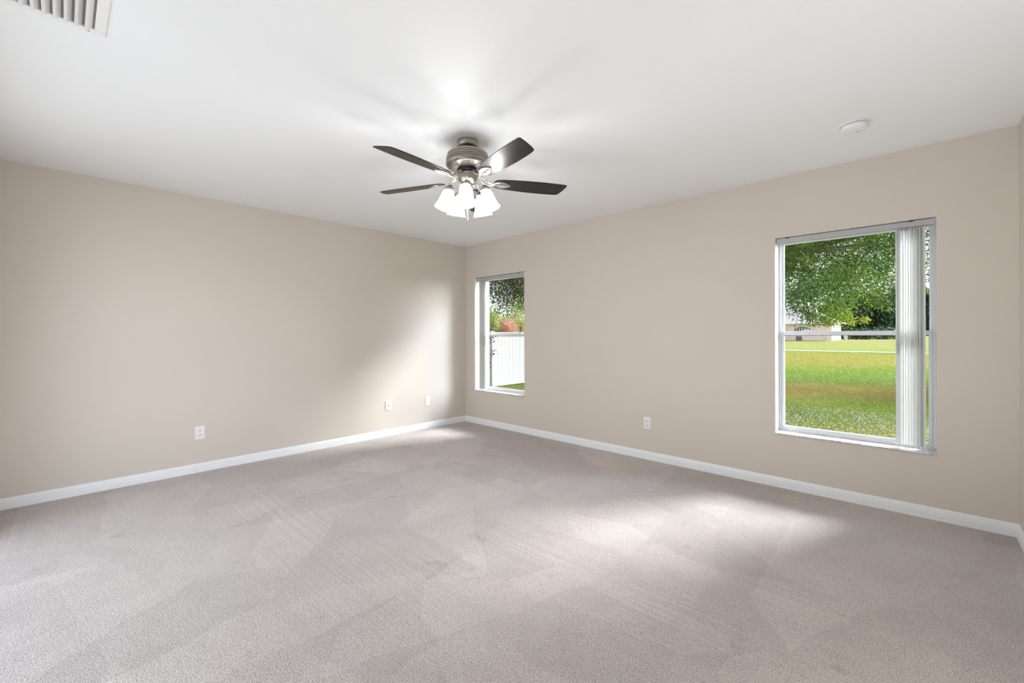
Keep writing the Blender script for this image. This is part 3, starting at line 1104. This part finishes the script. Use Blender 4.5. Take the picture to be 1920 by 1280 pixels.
# front gable at the left with white rake boards
gb = MB()
gb.add([(-6.5, -1.6, -0.3), (-2.6, -1.6, -0.3), (-2.6, -1.6, 2.5), (-4.55, -1.6, 3.9), (-6.5, -1.6, 2.5), (-6.5, 0.2, -0.3), (-2.6, 0.2, -0.3), (-2.6, 0.2, 2.5), (-4.55, 0.2, 3.9), (-6.5, 0.2, 2.5)],
       [(0, 1, 2, 3, 4), (1, 6, 7, 2), (5, 0, 4, 9), (2, 7, 8, 3), (4, 3, 8, 9)])
gb.build('gable', M['stucco'], hs)
rb = MB()
rb.tube([(-2.3, -1.75, 2.3), (-4.55, -1.75, 3.95), (-6.8, -1.75, 2.3)], 0.13, 4)
rb.build('rake_board', M['trimw'], hs)
# arched window with muntins, then a second window and a dark door
aw = MB()
arc = [(-1.0 + 2.0 * i / 12, 1.62 + 0.30 * math.sin(PI * i / 12)) for i in range(13)]
ol = [(-1.0, 0.9)] + [(1.0, 0.9)] + [(a, b) for a, b in reversed(arc)]
aw.prism(ol, 0, 0.05, Matrix.Translation((0, 0.0, 0)) @ Matrix.Rotation(math.radians(90), 4, 'X'))
wd_ = aw.build('window', M['pane_dark'], hs)
mu = MB()
for i in range(7):
    mu.box(-1.0 + i / 3 - .03, -1.0 + i / 3 + .03, -0.10, -0.05, 0.9, 1.75)
mu.box(-1.05, 1.05, -0.10, -0.05, 1.24, 1.31)
mu.box(-1.05, 1.05, -0.10, -0.05, 0.86, 0.93)
mu.build('muntins', M['trimw'], wd_)
MB().box(-0.75, -0.05, -0.06, 0.0, -0.3, 0.62).build('door', M['pane_dark'], hs)

# ---- dark trees far behind the lawn
specs = [(1566, 640, 76, 1.75, 7.4), (1606, 640, 76.5, 1.75, 9.0), (1647, 640, 76, 1.75, 8.0), (1689, 640, 76.5, 1.75, 9.2), (1731, 640, 76, 1.75, 8.6)]
spot = ['first to the right of the peach house', 'second from the peach house', 'third from the peach house', 'mostly behind the blind', 'seen right of the blind']
for i, (a, b_, dpt, rr, hh) in enumerate(specs):
    p = px(a, b_, dpt)
    zb = gz(p.y)
    tree('dark_tree', (p.x, p.y, zb), (p.x, p.y, zb + hh * .52), (rr, rr * .8, hh * .5), 150, 40, 0.45, 0.50, M['pine'],
         'dark green distant tree beyond the lawn, ' + spot[i], 40 + i, .25, 'dark trees beyond the lawn', droop=.6, shell=.2, nbranch=4)
# low scrub under them
for i, (a, dpt, wdt) in enumerate([(1590, 66, 4.6), (1660, 66.5, 4.6)]):
    p = px(a, 640, dpt)
    zb = gz(p.y)
    tree('low_shrub', (p.x, p.y, zb), (p.x, p.y, zb + .75), (wdt, 1.2, .85), 90, 30, .3, .26, M['pine'],
         'low dark shrub at the lawn edge, ' + ('nearer the peach house' if i == 0 else 'next to the blind'), 60 + i, .06, 'shrubs at the lawn edge', nbranch=2, cat='shrub', shell=.1)

# two pale posts at the lawn edge
for i, a in enumerate((1567, 1586)):
    p = px(a, 640, 62)
    zb = gz(p.y)
    o = MB().box(-.16, .16, -.16, .16, -0.1, 0.85).box(-.20, .20, -.20, .20, .85, .93).build('marker_post', simple('pale_blue_grey_paint', (.42, .48, .58), .6))
    o.location = (p.x, p.y, zb)
    tag(o, 'short pale grey post at the lawn edge, ' + ('left one of two' if i == 0 else 'right one of two'), 'post', 'pale posts at the lawn edge')

# bare little tree beside the house
p = px(1549, 640, 50)
bt_ = MB()
rb_ = random.Random(3)
bt_.tube([(0, 0, -.1), (.03, 0, .35), (0, .02, .8)], [.07, .05, .03], 6)
for i in range(13):
    a = rb_.random() * 2 * PI
    l = .5 + .7 * rb_.random()
    z0_ = .25 + .5 * rb_.random()
    bt_.tube([(0, 0, z0_), (l * .5 * math.cos(a), l * .4 * math.sin(a), z0_ + l * .5), (l * .75 * math.cos(a), l * .6 * math.sin(a), z0_ + l)], [.035, .022, .008], 5)
o = bt_.build('bare_shrub', simple('pale_twigs', (.55, .47, .38), .8))
o.location = (p.x, p.y, gz(p.y))
tag(o, 'leafless pale shrub at the right end of the peach house', 'shrub')


# ---- big tree outside the large window
def oak_extra(rng):
    P, Tn = [], []
    # low hanging sprays: pixel, depth, spread, count, tint; sunlight put into brighter tints
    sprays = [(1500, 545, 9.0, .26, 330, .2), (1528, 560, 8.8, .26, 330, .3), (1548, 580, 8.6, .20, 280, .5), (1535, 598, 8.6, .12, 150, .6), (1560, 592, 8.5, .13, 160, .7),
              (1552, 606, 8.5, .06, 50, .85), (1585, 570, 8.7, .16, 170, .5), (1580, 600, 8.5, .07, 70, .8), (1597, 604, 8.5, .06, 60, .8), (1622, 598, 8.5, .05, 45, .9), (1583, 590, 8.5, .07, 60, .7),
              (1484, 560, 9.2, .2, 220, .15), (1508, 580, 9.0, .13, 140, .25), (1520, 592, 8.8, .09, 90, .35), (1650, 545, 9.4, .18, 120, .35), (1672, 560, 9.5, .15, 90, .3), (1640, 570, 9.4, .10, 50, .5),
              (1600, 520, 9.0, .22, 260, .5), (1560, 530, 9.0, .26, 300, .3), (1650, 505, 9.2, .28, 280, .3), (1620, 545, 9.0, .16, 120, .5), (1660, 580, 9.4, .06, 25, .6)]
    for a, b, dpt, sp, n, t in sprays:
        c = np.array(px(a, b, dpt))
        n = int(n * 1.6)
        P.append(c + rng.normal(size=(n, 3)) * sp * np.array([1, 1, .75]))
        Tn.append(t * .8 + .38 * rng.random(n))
    return np.concatenate(P), np.concatenate(Tn)


def oak_keep(p):
    # nothing of the crown hangs lower than the outer twigs
    return p[:, 2] > 1.30


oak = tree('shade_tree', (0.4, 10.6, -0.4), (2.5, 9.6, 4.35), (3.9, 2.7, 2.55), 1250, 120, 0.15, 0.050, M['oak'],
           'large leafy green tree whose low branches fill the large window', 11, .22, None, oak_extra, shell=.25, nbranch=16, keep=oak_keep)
# twigs reaching to the lit sprays
for pts in ([(1545, 540, 9.0), (1575, 560, 8.7), (1600, 590, 8.5), (1622, 597, 8.5)], [(1550, 560, 8.8), (1570, 585, 8.6), (1600, 604, 8.5)], [(1560, 480, 9.0), (1590, 505, 8.9), (1608, 530, 8.9), (1618, 545, 8.9)],
            [(1640, 560, 9.4), (1652, 578, 9.4), (1664, 586, 9.4)], [(1500, 470, 9.1), (1530, 500, 9.0), (1548, 530, 8.9)]):
    q = [px(*p_) - Vector(oak.location) for p_ in pts]
    MB().tube(q, [.010 - .007 * i / (len(q) - 1) for i in range(len(q))], 6).build('branch', M['bark'], oak)

tree('backdrop_tree', (-0.8, 14.8, -0.4), (1.4, 14.8, 4.9), (3.5, 2.8, 2.7), 360, 70, 0.22, 0.085, M['oak'],
     'second leafy tree standing behind the large leafy tree outside the big window', 31, .2, None, None, shell=.2, nbranch=12, keep=lambda p: p[:, 2] > 2.35)

tree('fence_shade_blocker', (7.2, 14.0, -0.4), (7.2, 14.2, 2.7), (1.5, 3.8, 3.0), 340, 60, 0.22, 0.12, M['oak'],
     'leafy tree added unseen right of the view to shade the white fence', 33, .16, None, None, shell=.1, nbranch=8, keep=lambda p: p[:, 2] > -0.3)  # out of view, added only to keep light off the fence

# ---- white vinyl fence seen through the small window
FG = -0.40
fc = px(926, 726, 13.0)
cx_, cy_ = -4.85, 5.15
fence = empty('privacy_fence', (cx_, cy_, FG))
tag(fence, 'white vinyl privacy fence with vertical grooves beyond the corner window', 'fence')
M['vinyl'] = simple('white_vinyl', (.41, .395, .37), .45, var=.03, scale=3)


def fence_run(dx, dy, L):
    """a panel of tongue and groove boards between a bottom and a top rail"""
    n = max(2, int(L / .165))
    mb = MB()
    d = Vector((dx, dy, 0)); nn = Vector((-dy, dx, 0))
    def slab(t0, t1, w0, z0, z1):
        v = []
        for z in (z0, z1):
            for t, q in ((t0, -w0), (t1, -w0), (t1, w0), (t0, w0)):
                v.append(d * t + nn * q + Vector((0, 0, z)))
        mb.add(v, [(0, 3, 2, 1), (4, 5, 6, 7), (0, 1, 5, 4), (1, 2, 6, 5), (2, 3, 7, 6), (3, 0, 4, 7)])
    for i in range(n):
        t0 = .07 + (L - .07) * i / n
        t1 = .07 + (L - .07) * (i + 1) / n
        slab(t0 + .004, t1 - .004, .0125, .14, 1.62)
        slab(t0, t1, .0095, .14, 1.62)
    mb.build('panel', M['vinyl'], fence, 0)
    mb = MB()
    slab(.07, L, .028, .02, .17)
    mb.build('bottom_rail', M['vinyl'], fence, .006)
    mb = MB()
    slab(.07, L, .028, 1.56, 1.68)
    mb.build('top_rail', M['vinyl'], fence, .006)


fence_run(0, 1, 7.4)
fence_run(-1, 0, 4.6)
for (a, b) in ((0, 0), (0, 2.47), (0, 4.94), (-2.4, 0)):
    ps = MB().box(a - .064, a + .064, b - .064, b + .064, 0, 1.70).build('post', M['vinyl'], fence, .005)
    MB().add([(a - .075, b - .075, 1.70), (a + .075, b - .075, 1.70), (a + .075, b + .075, 1.70), (a - .075, b + .075, 1.70), (a, b, 1.73)],
             [(0, 1, 4), (1, 2, 4), (2, 3, 4), (3, 0, 4), (3, 2, 1, 0)]).build('post_cap', M['vinyl'], ps)

# olive tree over the fence
tree('olive_green_tree', (-4.3, 2.9, FG), (-3.0, 4.1, 3.55), (2.5, 2.2, 1.75), 1050, 80, 0.15, 0.052, M['olive'],
     'olive green tree with pale branches overhanging the white fence', 21, .16, None, None, shell=.35, nbranch=22,
     keep=lambda p: p[:, 2] > 1.55)
# hanging twig in front of the fence
vine = empty('hanging_vine', tuple(px(918, 628, 10.5)))
tag(vine, 'thin leafy vine hanging down in front of the white fence', 'vine')
vl = Vector(vine.location)
stem = [px(a, b, 10.5) - vl for a, b in ((918, 606), (919, 626), (921, 638), (922, 648), (920, 657), (922, 664), (919, 676), (917, 690))]
MB().tube(stem, .006, 6).build('stem', M['bark'], vine)
rng = np.random.default_rng(8)
lp = []
for a, b, n, s in ((918, 630, 30, .06), (917, 638, 14, .05), (923, 632, 10, .05), (922, 657, 8, .035), (925, 662, 10, .04), (920, 668, 9, .03), (917, 675, 14, .035), (918, 684, 14, .035), (917, 690, 8, .02)):
    lp.append(np.array(px(a, b, 10.5) - vl) + rng.normal(size=(n, 3)) * s)
lp = np.concatenate(lp)
leaves('vine_leaf', lp, .06 * (0.7 + .6 * rng.random(len(lp))), rng.random(len(lp)) * .5, M['olive'], vine, rng, .55, .3)

# bright planting and a tiled roof behind the fence
for i, (a, b, dpt, r3, mt, nm, lb) in enumerate([
        (921, 606, 17, (.55, .5, .75), 'lime', 'yellow_shrub', 'yellow green shrub at the left above the white fence'),
        (941, 604, 19, (.8, .6, .50), 'lime', 'yellow_shrub', 'yellow green shrub in the middle above the white fence'),
        (976, 580, 18, (.8, .6, 1.2), 'lime', 'yellow_shrub', 'tall light green shrub at the right above the white fence'),
        (943, 609, 17.3, (.60, .4, .30), 'flame', 'flowering_shrub', 'salmon orange flowering shrub in the middle above the white fence'),
        (976, 612, 20.3, (.65, .4, .30), 'flame', 'flowering_shrub', 'salmon orange flowering shrub at the right above the white fence')]):
    p = px(a, b, dpt)
    tree(nm, (p.x, p.y, FG), (p.x, p.y, p.z - .15), (r3[0], r3[1], r3[2]), 140, 40, .11, .062, M[mt], lb, 80 + i, .05,
         'bright shrubs behind the white fence', nbranch=5, cat='shrub', shell=.15)
